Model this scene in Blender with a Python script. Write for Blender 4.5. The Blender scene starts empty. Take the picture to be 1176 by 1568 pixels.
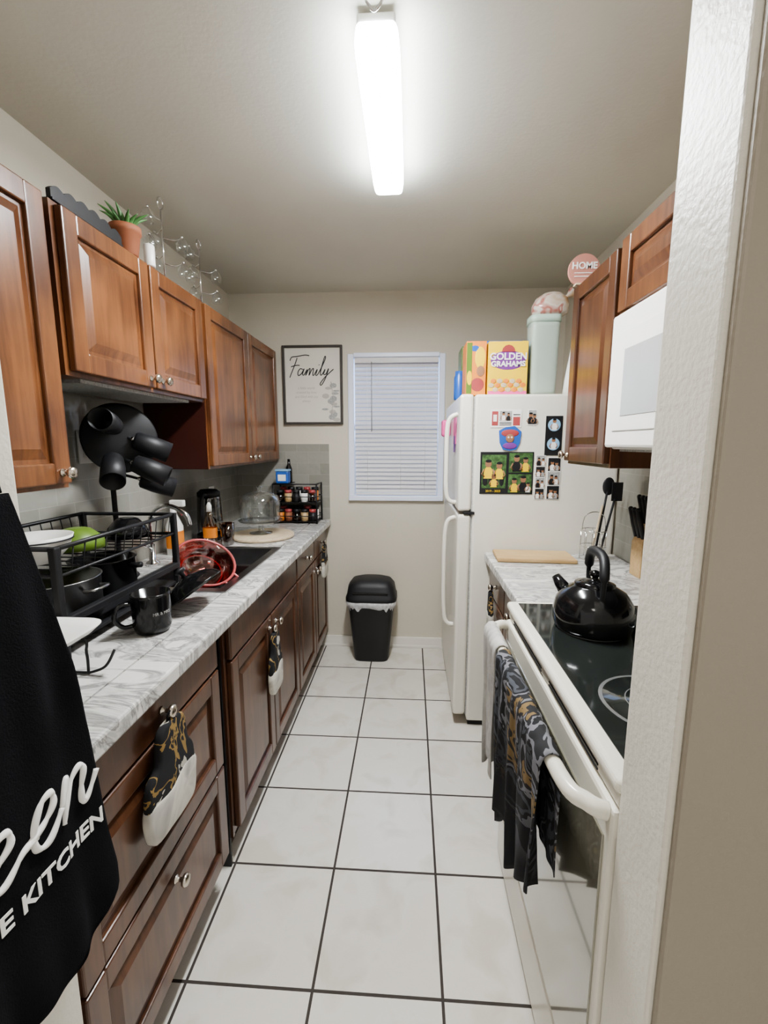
import bpy, bmesh, math, random
from mathutils import Vector, Matrix
random.seed(4)
sin,cos,pi=math.sin,math.cos,math.pi
scene=bpy.context.scene

# ------------------------------------------------------------ materials
def nm(name):
    m=bpy.data.materials.new(name); m.use_nodes=True
    nt=m.node_tree; return m,nt,nt.nodes['Principled BSDF']
def N(nt,t,**k):
    n=nt.nodes.new(t)
    for a,b in k.items(): setattr(n,a,b)
    return n
def c4(c): return (c[0],c[1],c[2],1)
def posn(nt,scale=(1,1,1),loc=(0,0,0),rot=(0,0,0)):
    g=N(nt,'ShaderNodeNewGeometry'); mp=N(nt,'ShaderNodeMapping')
    mp.inputs['Scale'].default_value=scale; mp.inputs['Location'].default_value=loc
    mp.inputs['Rotation'].default_value=rot
    nt.links.new(g.outputs['Position'],mp.inputs['Vector']); return mp.outputs[0]
def ramp(nt,stops,interp='LINEAR'):
    r=N(nt,'ShaderNodeValToRGB'); cr=r.color_ramp; cr.interpolation=interp
    cr.elements[0].position=stops[0][0]; cr.elements[0].color=c4(stops[0][1])
    cr.elements[1].position=stops[-1][0]; cr.elements[1].color=c4(stops[-1][1])
    for p,c in stops[1:-1]:
        e=cr.elements.new(p); e.color=c4(c)
    return r
def mat(name,col,rough=.5,metal=0,var=.06,scale=8,bump=0,bscale=150,coat=0,emit=0,spec=None,sheen=0):
    m,nt,b=nm(name)
    v=posn(nt); n=N(nt,'ShaderNodeTexNoise'); n.inputs['Scale'].default_value=scale; n.inputs['Detail'].default_value=3
    nt.links.new(v,n.inputs['Vector'])
    r=ramp(nt,[(.3,[x*(1-var) for x in col]),(.7,[min(1,x*(1+var)) for x in col])])
    nt.links.new(n.outputs[0],r.inputs[0]); nt.links.new(r.outputs[0],b.inputs['Base Color'])
    b.inputs['Roughness'].default_value=rough; b.inputs['Metallic'].default_value=metal
    b.inputs['Coat Weight'].default_value=coat; b.inputs['Coat Roughness'].default_value=.12
    if spec is not None: b.inputs['Specular IOR Level'].default_value=spec
    if bump:
        n2=N(nt,'ShaderNodeTexNoise'); n2.inputs['Scale'].default_value=bscale; n2.inputs['Detail'].default_value=4
        nt.links.new(v,n2.inputs['Vector'])
        bp=N(nt,'ShaderNodeBump'); bp.inputs['Strength'].default_value=bump; bp.inputs['Distance'].default_value=.004
        nt.links.new(n2.outputs[0],bp.inputs['Height']); nt.links.new(bp.outputs[0],b.inputs['Normal'])
    return m
def wood(name,c1,c2,rough=.33,scale=(14,14,1.3),coat=.4):
    m,nt,b=nm(name)
    v=posn(nt,scale); n=N(nt,'ShaderNodeTexNoise'); n.inputs['Scale'].default_value=2.2; n.inputs['Detail'].default_value=8; n.inputs['Distortion'].default_value=1.0; n.inputs['Roughness'].default_value=.6
    nt.links.new(v,n.inputs['Vector'])
    v2=posn(nt); n2=N(nt,'ShaderNodeTexNoise'); n2.inputs['Scale'].default_value=5; n2.inputs['Detail'].default_value=2
    nt.links.new(v2,n2.inputs['Vector'])
    mx=N(nt,'ShaderNodeMath',operation='ADD'); mx.use_clamp=False
    ml=N(nt,'ShaderNodeMath',operation='MULTIPLY'); ml.inputs[1].default_value=.5
    nt.links.new(n.outputs[0],mx.inputs[0]); nt.links.new(n2.outputs[0],mx.inputs[1]); nt.links.new(mx.outputs[0],ml.inputs[0])
    r=ramp(nt,[(.39,c1),(.61,c2)])
    nt.links.new(ml.outputs[0],r.inputs[0]); nt.links.new(r.outputs[0],b.inputs['Base Color'])
    b.inputs['Roughness'].default_value=rough; b.inputs['Coat Weight'].default_value=coat; b.inputs['Coat Roughness'].default_value=.2
    return m
def pattern(name,stops,scale=12,rough=.9,interp='CONSTANT',dist=1.5,zfade=None,detail=3):
    m,nt,b=nm(name)
    v=posn(nt); n=N(nt,'ShaderNodeTexNoise'); n.inputs['Scale'].default_value=scale; n.inputs['Detail'].default_value=detail; n.inputs['Distortion'].default_value=dist
    nt.links.new(v,n.inputs['Vector']); src=n.outputs[0]
    r=ramp(nt,stops,interp); nt.links.new(src,r.inputs[0])
    if zfade:
        sp=N(nt,'ShaderNodeSeparateXYZ'); g=N(nt,'ShaderNodeNewGeometry'); nt.links.new(g.outputs['Position'],sp.inputs[0])
        mr=N(nt,'ShaderNodeMapRange'); mr.inputs['From Min'].default_value=zfade[0]; mr.inputs['From Max'].default_value=zfade[1]
        nt.links.new(sp.outputs[2],mr.inputs['Value'])
        mx=N(nt,'ShaderNodeMix',data_type='RGBA'); nt.links.new(mr.outputs[0],mx.inputs[0])
        mx.inputs[6].default_value=c4(zfade[2]); nt.links.new(r.outputs[0],mx.inputs[7])
        nt.links.new(mx.outputs[2],b.inputs['Base Color'])
    else: nt.links.new(r.outputs[0],b.inputs['Base Color'])
    b.inputs['Roughness'].default_value=rough
    return m
def clear(name,tint=(1,1,1),base=.08,rough=.03):
    m=bpy.data.materials.new(name); m.use_nodes=True; nt=m.node_tree; nt.nodes.clear()
    o=N(nt,'ShaderNodeOutputMaterial'); t=N(nt,'ShaderNodeBsdfTransparent'); g=N(nt,'ShaderNodeBsdfGlossy')
    t.inputs[0].default_value=c4(tint); g.inputs['Roughness'].default_value=rough
    lw=N(nt,'ShaderNodeLayerWeight'); lw.inputs[0].default_value=.35
    ad=N(nt,'ShaderNodeMath',operation='ADD'); ad.use_clamp=True; ad.inputs[1].default_value=base
    ml=N(nt,'ShaderNodeMath',operation='MULTIPLY'); ml.inputs[1].default_value=.6
    nt.links.new(lw.outputs['Facing'],ml.inputs[0]); nt.links.new(ml.outputs[0],ad.inputs[0])
    mx=N(nt,'ShaderNodeMixShader'); nt.links.new(ad.outputs[0],mx.inputs[0]); nt.links.new(t.outputs[0],mx.inputs[1]); nt.links.new(g.outputs[0],mx.inputs[2])
    nt.links.new(mx.outputs[0],o.inputs[0]); return m

wallM=mat('wall_paint',(.60,.555,.465),.55,var=.03,scale=2,bump=.2,bscale=60)
jambM=mat('jamb_paint',(.66,.63,.55),.42,var=.03,scale=3,bump=.35,bscale=120)
stubShadeM=mat('doorway_wall_shade_paint',(.29,.255,.20),.55,var=.03,scale=3,bump=.3,bscale=110)  # wall paint darkened so the hallway side looks shaded; shade is in the colour
ceilM=mat('ceiling_paint',(.66,.64,.57),.7,var=.03,scale=2,bump=.15,bscale=80)
baseM=mat('baseboard_paint',(.76,.73,.67),.4,var=.02)
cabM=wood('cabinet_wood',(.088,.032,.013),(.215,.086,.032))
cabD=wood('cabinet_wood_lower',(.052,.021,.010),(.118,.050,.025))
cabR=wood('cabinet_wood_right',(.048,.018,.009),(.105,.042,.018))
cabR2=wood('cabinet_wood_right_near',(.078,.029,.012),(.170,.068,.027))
cabIn=mat('cabinet_side_dark_red',(.050,.013,.009),.4)
kick=mat('toe_kick_dark',(.04,.02,.012),.6)
blackG=mat('black_gloss',(.008,.008,.009),.12,var=.1)
blackM=mat('black_matte',(.012,.012,.014),.5,var=.1)
blackC=mat('black_cloth',(.010,.010,.012),.95,var=.2,bump=.4,bscale=400,spec=.1)
whiteP=mat('white_plastic',(.80,.79,.75),.3,var=.015)
whiteA=mat('appliance_white',(.75,.72,.64),.28,var=.015,bump=.05,bscale=500)
cream=mat('oven_enamel',(.72,.69,.60),.22,var=.015)
paper=mat('paper_white',(.82,.81,.78),.7,var=.02)
steel=mat('stainless_steel',(.42,.42,.42),.28,1,var=.08,scale=30)
chrome=mat('chrome',(.75,.75,.75),.12,1,var=.02)
nickel=mat('brushed_nickel',(.60,.55,.48),.25,1,var=.05)
glassK=mat('cooktop_glass',(.02,.024,.022),.06,var=.05,coat=.5)
ovenG=mat('oven_door_glass',(.20,.19,.145),.04,var=.05,spec=1.0,coat=1)
ringM=mat('burner_ring',(.16,.16,.155),.3,var=.05)
terra=mat('terracotta',(.30,.11,.055),.7)
leafM=mat('aloe_green',(.08,.20,.06),.45,var=.3,scale=40)
boardM=wood('bamboo_board',(.44,.29,.13),(.58,.41,.22),.5,(4,30,30),0)
boardM2=wood('maple_board',(.50,.39,.26),(.64,.54,.38),.5,(20,4,20),0)
glassC=clear('clear_glass',(.93,.95,.95),.08)
glassR=clear('red_glass',(.84,.30,.27),.14)
glassB=clear('brown_glass',(.35,.15,.06),.10)
frost=mat('frosted_plastic',(.42,.49,.43),.3,var=.05)
glassD=clear('smoked_plastic',(.22,.22,.22),.15)
red=mat('red_plastic',(.38,.07,.07),.3); orange=mat('orange_label',(.75,.25,.04),.5)
yellow=mat('yellow_carton',(.85,.58,.03),.45,var=.05); blue=mat('blue_plastic',(.03,.12,.45),.35)
pink=mat('pink_paper',(.80,.12,.35),.5); green=mat('lime_plastic',(.12,.20,.03),.35); purple=mat('purple_print',(.20,.05,.28),.5)
skin=mat('printed_skin_tone',(.30,.15,.08),.6); grassM=mat('printed_grass',(.06,.13,.04),.6,var=.6,scale=60)
lblue=mat('printed_sky_blue',(.25,.45,.65),.6); greyP=mat('grey_print',(.35,.35,.34),.6,var=.3,scale=120)
mittM=pattern('mitt_marble_print',[(0,(.012,.012,.014)),(.46,(.26,.17,.06)),(.50,(.012,.012,.014)),(.60,(.45,.43,.38)),(1,(.6,.58,.52))],8)
mittW=pattern('mitt_marble_white',[(0,(.20,.19,.18)),(.40,(.46,.44,.40)),(.55,(.62,.60,.53)),(1,(.40,.38,.35))],9,interp='LINEAR')
camo=pattern('towel_print',[(0,(.012,.012,.014)),(.40,(.07,.075,.09)),(.46,(.012,.012,.014)),(.51,(.18,.18,.20)),(.55,(.02,.02,.022)),(.60,(.20,.135,.06)),(.65,(.02,.02,.022)),(1,(.3,.3,.3))],9,zfade=(.56,.74,(.012,.013,.016)),dist=1.0)
greyT=pattern('grey_towel',[(0,(.30,.29,.28)),(.45,(.42,.41,.39)),(.6,(.5,.49,.46)),(1,(.2,.2,.2))],16,interp='LINEAR')

def mkFloor():
    m,nt,b=nm('floor_tile'); T=.336
    v=posn(nt,loc=(.241+10*T,-.937+10*T,0))
    br=N(nt,'ShaderNodeTexBrick'); br.offset=0; br.squash=1
    br.inputs['Scale'].default_value=1; br.inputs['Brick Width'].default_value=T; br.inputs['Row Height'].default_value=T
    br.inputs['Mortar Size'].default_value=.0042; br.inputs['Mortar Smooth'].default_value=.15; br.inputs['Bias'].default_value=0
    br.inputs['Color1'].default_value=(.66,.63,.57,1); br.inputs['Color2'].default_value=(.70,.67,.61,1); br.inputs['Mortar'].default_value=(.05,.040,.034,1)
    nt.links.new(v,br.inputs['Vector'])
    n=N(nt,'ShaderNodeTexNoise'); n.inputs['Scale'].default_value=7; n.inputs['Detail'].default_value=6; n.inputs['Distortion'].default_value=.7
    nt.links.new(posn(nt),n.inputs['Vector'])
    r=ramp(nt,[(.32,(.88,.86,.82)),(.5,(1,1,1)),(.8,(.97,.96,.94))]); nt.links.new(n.outputs[0],r.inputs[0])
    mx=N(nt,'ShaderNodeMix',data_type='RGBA',blend_type='MULTIPLY'); mx.inputs[0].default_value=1
    nt.links.new(br.outputs[0],mx.inputs[6]); nt.links.new(r.outputs[0],mx.inputs[7]); nt.links.new(mx.outputs[2],b.inputs['Base Color'])
    mr=N(nt,'ShaderNodeMapRange'); mr.inputs['To Min'].default_value=.22; mr.inputs['To Max'].default_value=.8
    nt.links.new(br.outputs['Fac'],mr.inputs['Value']); nt.links.new(mr.outputs[0],b.inputs['Roughness'])
    bp=N(nt,'ShaderNodeBump'); bp.invert=True; bp.inputs['Strength'].default_value=.5; bp.inputs['Distance'].default_value=.003
    nt.links.new(br.outputs['Fac'],bp.inputs['Height']); nt.links.new(bp.outputs[0],b.inputs['Normal'])
    return m
floorM=mkFloor()
def mkSplash():
    m,nt,b=nm('backsplash_tile')
    g=N(nt,'ShaderNodeNewGeometry'); sp=N(nt,'ShaderNodeSeparateXYZ'); cb=N(nt,'ShaderNodeCombineXYZ')
    ad=N(nt,'ShaderNodeMath',operation='ADD')
    nt.links.new(g.outputs['Position'],sp.inputs[0]); nt.links.new(sp.outputs[0],ad.inputs[0]); nt.links.new(sp.outputs[1],ad.inputs[1])
    nt.links.new(ad.outputs[0],cb.inputs[0]); nt.links.new(sp.outputs[2],cb.inputs[1])
    br=N(nt,'ShaderNodeTexBrick'); br.inputs['Scale'].default_value=1; br.inputs['Brick Width'].default_value=.15; br.inputs['Row Height'].default_value=.075
    br.inputs['Mortar Size'].default_value=.0012; br.inputs['Color1'].default_value=(.27,.265,.235,1); br.inputs['Color2'].default_value=(.33,.32,.285,1); br.inputs['Mortar'].default_value=(.38,.36,.32,1)
    nt.links.new(cb.outputs[0],br.inputs['Vector']); nt.links.new(br.outputs[0],b.inputs['Base Color'])
    n2=N(nt,'ShaderNodeTexNoise'); n2.inputs['Scale'].default_value=14; nt.links.new(g.outputs['Position'],n2.inputs['Vector'])
    bp=N(nt,'ShaderNodeBump'); bp.inputs['Strength'].default_value=.4; bp.inputs['Distance'].default_value=.01
    nt.links.new(n2.outputs[0],bp.inputs['Height']); nt.links.new(bp.outputs[0],b.inputs['Normal'])
    b.inputs['Roughness'].default_value=.10; return m
splashM=mkSplash()
def mkMarble():
    m,nt,b=nm('marble_laminate')
    v=posn(nt,rot=(0,0,.7),scale=(1,2.6,1)); n=N(nt,'ShaderNodeTexNoise'); n.inputs['Scale'].default_value=3.6; n.inputs['Detail'].default_value=8; n.inputs['Distortion'].default_value=1.3; n.inputs['Roughness'].default_value=.6
    nt.links.new(v,n.inputs['Vector'])
    r=ramp(nt,[(.30,(.60,.585,.56)),(.43,(.64,.625,.60)),(.48,(.24,.235,.23)),(.52,(.56,.55,.53)),(.59,(.33,.325,.315)),(.64,(.64,.625,.60)),(1,(.48,.47,.46))])
    nt.links.new(n.outputs[0],r.inputs[0]); nt.links.new(r.outputs[0],b.inputs['Base Color']); b.inputs['Roughness'].default_value=.25
    return m
marble=mkMarble()
def mkSlat():
    m=bpy.data.materials.new('blind_slat'); m.use_nodes=True; nt=m.node_tree; b=nt.nodes['Principled BSDF']
    n=N(nt,'ShaderNodeTexNoise'); n.inputs['Scale'].default_value=3; nt.links.new(posn(nt),n.inputs['Vector'])
    r=ramp(nt,[(.3,(.72,.68,.64)),(.7,(.78,.74,.70))]); nt.links.new(n.outputs[0],r.inputs[0]); nt.links.new(r.outputs[0],b.inputs['Base Color'])
    b.inputs['Roughness'].default_value=.4
    t=N(nt,'ShaderNodeBsdfTranslucent'); t.inputs[0].default_value=(.75,.80,.95,1)
    mx=N(nt,'ShaderNodeMixShader'); mx.inputs[0].default_value=.15; o=nt.nodes['Material Output']
    nt.links.new(b.outputs[0],mx.inputs[1]); nt.links.new(t.outputs[0],mx.inputs[2]); nt.links.new(mx.outputs[0],o.inputs[0]); return m
slatM=mkSlat()
def mkEmit(name,col,s):
    m=bpy.data.materials.new(name); m.use_nodes=True; nt=m.node_tree; nt.nodes.clear()
    o=N(nt,'ShaderNodeOutputMaterial'); e=N(nt,'ShaderNodeEmission'); e.inputs[0].default_value=c4(col); e.inputs[1].default_value=s
    nt.links.new(e.outputs[0],o.inputs[0]); return m
ledM=mkEmit('led_diffuser',(.965,.985,1.0),165)
ledS=mkEmit('led_diffuser_edge',(.88,.95,1.0),30)

# ------------------------------------------------------------ builder
def FR(right,up,o):
    r=Vector(right).normalized(); u=Vector(up).normalized(); n=r.cross(u)
    M=Matrix((( r.x,u.x,n.x,o[0]),(r.y,u.y,n.y,o[1]),(r.z,u.z,n.z,o[2]),(0,0,0,1))); return M
def smoothpts(p,k=6,closed=False):
    p=[Vector(q if len(q)==3 else (q[0],q[1],0)) for q in p]; out=[]; n=len(p)
    rng=range(n if closed else n-1)
    for i in rng:
        if closed: a,b,c,d=p[(i-1)%n],p[i],p[(i+1)%n],p[(i+2)%n]
        else: a,b,c,d=p[max(i-1,0)],p[i],p[i+1],p[min(i+2,n-1)]
        for j in range(k):
            t=j/k; out.append(.5*((2*b)+(c-a)*t+(2*a-5*b+4*c-d)*t*t+(3*b-a-3*c+d)*t**3))
    if not closed: out.append(p[-1])
    return out
class B:
    def __init__(s,name): s.name=name; s.bm=bmesh.new(); s.mats=[]
    def add(s,tmp,m,smooth=False,M=None,keep=False):
        if m not in s.mats: s.mats.append(m)
        i=s.mats.index(m)
        if M is not None: bmesh.ops.transform(tmp,matrix=M,verts=tmp.verts)
        for f in tmp.faces: f.material_index=i; f.smooth=smooth
        me=bpy.data.meshes.new('t'); tmp.to_mesh(me); tmp.free(); s.bm.from_mesh(me); bpy.data.meshes.remove(me); return s
    def box(s,x0,x1,y0,y1,z0,z1,m,bev=0,seg=2,M=None):
        t=bmesh.new(); bmesh.ops.create_cube(t,size=1)
        for v in t.verts: v.co=Vector(((x0+x1)/2+v.co.x*(x1-x0),(y0+y1)/2+v.co.y*(y1-y0),(z0+z1)/2+v.co.z*(z1-z0)))
        if bev: bmesh.ops.bevel(t,geom=t.edges[:],offset=bev,segments=seg,affect='EDGES',profile=.5)
        return s.add(t,m,False,M)
    def loft(s,secs,m,seg=32,M=None,smooth=True,caps=True):
        t=bmesh.new(); rings=[]
        for (cx,cy,z,hx,hy,p) in secs:
            r=[]
            for i in range(seg):
                a=2*pi*i/seg; ca,sa=cos(a),sin(a)
                r.append(t.verts.new((cx+hx*math.copysign(abs(ca)**(2/p),ca),cy+hy*math.copysign(abs(sa)**(2/p),sa),z)))
            rings.append(r)
        for a,b in zip(rings,rings[1:]):
            for i in range(seg):
                j=(i+1)%seg; t.faces.new((a[i],a[j],b[j],b[i]))
        if caps:
            t.faces.new(list(reversed(rings[0]))); t.faces.new(rings[-1])
        return s.add(t,m,smooth,M)
    def lathe(s,prof,m,c=(0,0,0),seg=32,M=None,caps=True,smooth=True):
        return s.loft([(c[0],c[1],c[2]+z,max(r,.0004),max(r,.0004),2) for r,z in prof],m,seg,M,smooth,caps)
    def tube(s,pts,r,m,seg=8,closed=False,M=None):
        pts=[Vector(p) for p in pts]; n=len(pts); t=bmesh.new(); rings=[]
        up=None
        for i in range(n):
            a=pts[(i-1)%n] if (closed or i>0) else pts[i]; b=pts[(i+1)%n] if (closed or i<n-1) else pts[i]
            d=(b-a)
            if d.length<1e-9: d=Vector((0,0,1))
            d.normalize()
            if up is None:
                up=Vector((0,0,1)) if abs(d.z)<.9 else Vector((1,0,0))
            up=(up-d*up.dot(d))
            if up.length<1e-6: up=d.orthogonal()
            up.normalize(); w=d.cross(up); rr=r[i] if isinstance(r,(list,tuple)) else r
            rings.append([t.verts.new(pts[i]+(up*cos(2*pi*k/seg)+w*sin(2*pi*k/seg))*rr) for k in range(seg)])
        L=n if closed else n-1
        for i in range(L):
            a,b=rings[i],rings[(i+1)%n]
            for k in range(seg):
                j=(k+1)%seg; t.faces.new((a[k],a[j],b[j],b[k]))
        if not closed:
            t.faces.new(list(reversed(rings[0]))); t.faces.new(rings[-1])
        return s.add(t,m,True,M)
    def ring(s,c,R,r,m,ax='z',seg=40):
        P=[]
        for i in range(seg):
            a=2*pi*i/seg; u,v=R*cos(a),R*sin(a)
            P.append((c[0]+u,c[1]+v,c[2]) if ax=='z' else (c[0],c[1]+u,c[2]+v) if ax=='x' else (c[0]+u,c[1],c[2]+v))
        return s.tube(P,r,m,6,True)
    def ball(s,c,r,m,sc=(1,1,1),M=None):
        t=bmesh.new(); bmesh.ops.create_uvsphere(t,u_segments=20,v_segments=12,radius=r)
        for v in t.verts: v.co=Vector((c[0]+v.co.x*sc[0],c[1]+v.co.y*sc[1],c[2]+v.co.z*sc[2]))
        return s.add(t,m,True,M)
    def prism(s,poly,d0,d1,m,M=None,bev=0,smooth=False):
        t=bmesh.new(); a=[t.verts.new((p[0],p[1],d0)) for p in poly]; b=[t.verts.new((p[0],p[1],d1)) for p in poly]
        n=len(poly); t.faces.new(list(reversed(a))); t.faces.new(b)
        for i in range(n):
            j=(i+1)%n; t.faces.new((a[i],a[j],b[j],b[i]))
        bmesh.ops.recalc_face_normals(t,faces=t.faces[:])
        if bev: bmesh.ops.bevel(t,geom=[e for e in t.edges if abs(e.verts[0].co.z-e.verts[1].co.z)<1e-6],offset=bev,segments=3,affect='EDGES',profile=.5)
        return s.add(t,m,smooth,M)
    def sheet(s,fn,nu,nv,m,thick=.003):
        t=bmesh.new(); g=[[t.verts.new(fn(i/nu,j/nv)) for j in range(nv+1)] for i in range(nu+1)]
        for i in range(nu):
            for j in range(nv): t.faces.new((g[i][j],g[i+1][j],g[i+1][j+1],g[i][j+1]))
        bmesh.ops.recalc_face_normals(t,faces=t.faces[:])
        if thick: bmesh.ops.solidify(t,geom=t.faces[:],thickness=thick)
        return s.add(t,m,True)
    def text(s,body,size,m,M,align='CENTER',shear=0,off=0,depth=.0006,warp=None):
        cu=bpy.data.curves.new('txt','FONT'); cu.body=body; cu.size=size; cu.align_x=align; cu.shear=shear; cu.offset=off; cu.extrude=depth; cu.resolution_u=3
        ob=bpy.data.objects.new('txt',cu); scene.collection.objects.link(ob)
        dg=bpy.context.evaluated_depsgraph_get(); dg.update(); me=ob.evaluated_get(dg).to_mesh()
        t=bmesh.new(); t.from_mesh(me); ob.evaluated_get(dg).to_mesh_clear()
        bpy.data.objects.remove(ob); bpy.data.curves.remove(cu)
        if warp:
            for v in t.verts: v.co=warp(v.co)
        return s.add(t,m,False,M)
    def done(s):
        xs=[v.co for v in s.bm.verts]
        mn=Vector([min(v[i] for v in xs) for i in range(3)]); mxv=Vector([max(v[i] for v in xs) for i in range(3)])
        o=Vector(((mn.x+mxv.x)/2,(mn.y+mxv.y)/2,mn.z))
        for v in s.bm.verts: v.co-=o
        me=bpy.data.meshes.new(s.name); s.bm.to_mesh(me); s.bm.free()
        for m in s.mats: me.materials.append(m)
        ob=bpy.data.objects.new(s.name,me); ob.location=o; scene.collection.objects.link(ob)
        return ob

LX,RX,BY,CZ=-1.165,.945,2.93,2.34
# ------------------------------------------------------------ shell
B('floor').box(-2,2,-1.5,3.05,-.06,0,floorM).done()
B('ceiling').box(-2,2,-1.5,3.05,CZ,CZ+.06,ceilM).done()
B('wall_left').box(LX-.1,LX,.47,3.05,0,CZ,wallM).box(LX,LX+.008,.59,BY,.90,1.57,splashM).done()
B('wall_right').box(RX,RX+.1,.47,3.05,0,CZ,wallM).box(RX-.008,RX,.60,2.05,.90,1.38,splashM).done()
WX0,WX1,WZ0,WZ1=-.392,.205,1.05,1.965
w=B('wall_back')
w.box(LX,WX0,BY,BY+.12,0,CZ,wallM).box(WX1,RX,BY,BY+.12,0,CZ,wallM)
w.box(WX0,WX1,BY,BY+.12,0,WZ0,wallM).box(WX0,WX1,BY,BY+.12,WZ1,CZ,wallM)
w.box(LX+.009,-.535,BY-.007,BY,.90,1.40,splashM).done()
B('wall_doorway_left').box(-2,-.545,.47,.585,0,CZ,jambM,.004).done()
w=B('wall_doorway_right'); w.box(.306,2,.480,.592,0,CZ,jambM,.006,3); w.box(.311,2,.468,.480,0,CZ,stubShadeM,.004,2).done()  # thin front slab carries the painted-in shade of the hallway side
B('baseboard_back').box(-.615,.28,BY-.014,BY,0,.075,baseM,.003).box(-.615,.28,BY-.02,BY-.014,0,.02,baseM,.003).done()

# window
b=B('window_1'); fw=.026; blueW=mat('window_frame_white',(.74,.79,.92),.35,var=.02)
b.box(WX0-.012,WX0+fw,BY-.012,BY+.05,WZ0,WZ1,blueW,.004).box(WX1-fw,WX1+.012,BY-.012,BY+.05,WZ0,WZ1,blueW,.004)
b.box(WX0+fw,WX1-fw,BY-.010,BY+.05,WZ1-.02,WZ1+.008,blueW,.004).box(WX0-.012,WX1+.012,BY-.03,BY+.05,WZ0-.02,WZ0+.012,blueW,.004)
b.box(WX0+fw,WX1-fw,BY+.06,BY+.085,1.49,1.53,blueW,.003)
b.box(WX0+.001,WX1-.001,BY+.07,BY+.074,WZ0+.01,WZ1-.01,clear('window_glass',(.8,.88,1),.1)).done()
b=B('window_blinds'); x0,x1=WX0+fw+.005,WX1-fw-.005
b.box(x0,x1,BY-.004,BY+.032,WZ1-.055,WZ1-.021,slatM,.003)
nS=30; zt=WZ1-.068; zb=WZ0+.045
for i in range(nS):
    z=zt-(zt-zb)*i/(nS-1)
    M=Matrix.Translation((0,BY+.014,z))@Matrix.Rotation(math.radians(54),4,'X')
    b.box(x0,x1,-.0155,.0155,-.0009,.0009,slatM,M=M)
b.box(x0,x1,BY+.002,BY+.026,zb-.030,zb-.016,slatM,.003)
for xx in (x0+.08,(x0+x1)/2+.03,x1-.08): b.tube([(xx,BY-.002,zt),(xx,BY-.002,zb)],.001,whiteP,5)
b.tube([(x0+.11,BY-.010,zt+.02),(x0+.11,BY-.012,1.48)],.003,greyP,6).done()

# ------------------------------------------------------------ ceiling fixture
b=B('ceiling_light_fixture'); z=2.275
b.box(-.126,-.040,1.112,1.722,z+.030,z+.052,whiteP,.004)
b.loft([(-.083,1.417,z-.004,.042,.300,10),(-.083,1.417,z-.001,.049,.307,10)],ledM,64)
b.loft([(-.083,1.417,z-.0009,.050,.308,10),(-.083,1.417,z+.012,.052,.310,10),(-.083,1.417,z+.031,.050,.308,10)],ledS,64)
for yy in (1.14,1.69): b.tube([(-.083,yy,z+.05),(-.083,yy,CZ)],.003,nickel,6)
b.done()
b=B('ceiling_hook'); b.lathe([(.016,0),(.016,.004),(.006,.006)],nickel,(-.083,1.06,CZ-.006)); b.tube(smoothpts([(-.083,1.06,CZ-.004),(-.083,1.06,CZ-.02),(-.066,1.06,CZ-.035),(-.083,1.06,CZ-.055),(-.10,1.06,CZ-.036)],6),.003,chrome,8); b.done()

# ------------------------------------------------------------ cabinet parts
def door(b,X,d,y0,y1,z0,z1,m,slab=False,fw=.052):
    def bx(a0,a1,p0,p1,q0,q1,bev=0):
        xa,xb=X+d*a0,X+d*a1; b.box(min(xa,xb),max(xa,xb),p0,p1,q0,q1,m,bev)
    if slab:
        bx(0,.02,y0,y1,z0,z1,.005); return
    bx(0,.010,y0+.004,y1-.004,z0+.004,z1-.004)
    bx(0,.021,y0,y0+fw,z0,z1,.004); bx(0,.021,y1-fw,y1,z0,z1,.004)
    bx(0,.0205,y0+fw-.002,y1-fw+.002,z0,z0+fw,.004); bx(0,.0205,y0+fw-.002,y1-fw+.002,z1-fw,z1,.004)
    t=bmesh.new(); i0=fw+.010; i1=fw+.034
    if z1-z0-2*i1<.02: i1=fw+.02
    lo=[(y0+i0,z0+i0),(y1-i0,z0+i0),(y1-i0,z1-i0),(y0+i0,z1-i0)]; hi=[(y0+i1,z0+i1),(y1-i1,z0+i1),(y1-i1,z1-i1),(y0+i1,z1-i1)]
    a=[t.verts.new((X+d*.010,p,q)) for p,q in lo]; c=[t.verts.new((X+d*.019,p,q)) for p,q in hi]
    for i in range(4): t.faces.new((a[i],a[(i+1)%4],c[(i+1)%4],c[i]))
    t.faces.new(c); bmesh.ops.recalc_face_normals(t,faces=t.faces[:]); b.add(t,m)
def knob(b,X,d,y,z):
    M=FR((0,1,0),(0,0,1),(X,y,z)) if d>0 else FR((0,-1,0),(0,0,1),(X,y,z))
    b.lathe([(.010,0),(.010,.003),(.005,.006),(.005,.016),(.013,.020),(.016,.026),(.012,.032),(.0,.034)],nickel,M=M,seg=20)
def upper(name,X,d,wallx,y0,y1,z0,z1,m,doors,knobs,side=None):
    b=B(name); fx=X-d*.021
    xa,xb=sorted((wallx+d*.0095,fx)); b.box(xa,xb,y0,y1,z0,z1,side or m,.002)
    xa,xb=sorted((fx-d*.002,fx+d*.0005)); b.box(xa,xb,y0,y1,z0,z1,m)
    for (p,q) in doors: door(b,fx,d,p,q,z0+.012,z1-.008,m)
    for (p,q) in knobs: knob(b,X,d,p,q)
    return b
LF=-.86
b=upper('upper_cabinet',LF,1,LX,.592,1.095,1.29,1.99,cabM,[(.60,1.085)],[(1.055,1.33)]); b.done()
b=upper('upper_cabinet',LF,1,LX,1.125,1.895,1.575,1.99,cabM,[(1.14,1.505),(1.515,1.882)],[(1.475,1.615),(1.545,1.615)])
b.box(-1.10,-.90,1.2,1.8,1.565,1.575,greyP); b.box(LX+.02,LF-.04,1.100,1.122,1.34,1.98,blackM); b.done()  # black block fills the gap to the near cabinet, painting its shade
b=upper('upper_cabinet',LF,1,LX,1.902,2.915,1.29,1.99,cabM,[(1.915,2.40),(2.41,2.90)],[(2.37,1.33),(2.44,1.33)],cabIn); b.done()
RF=.60
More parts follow.
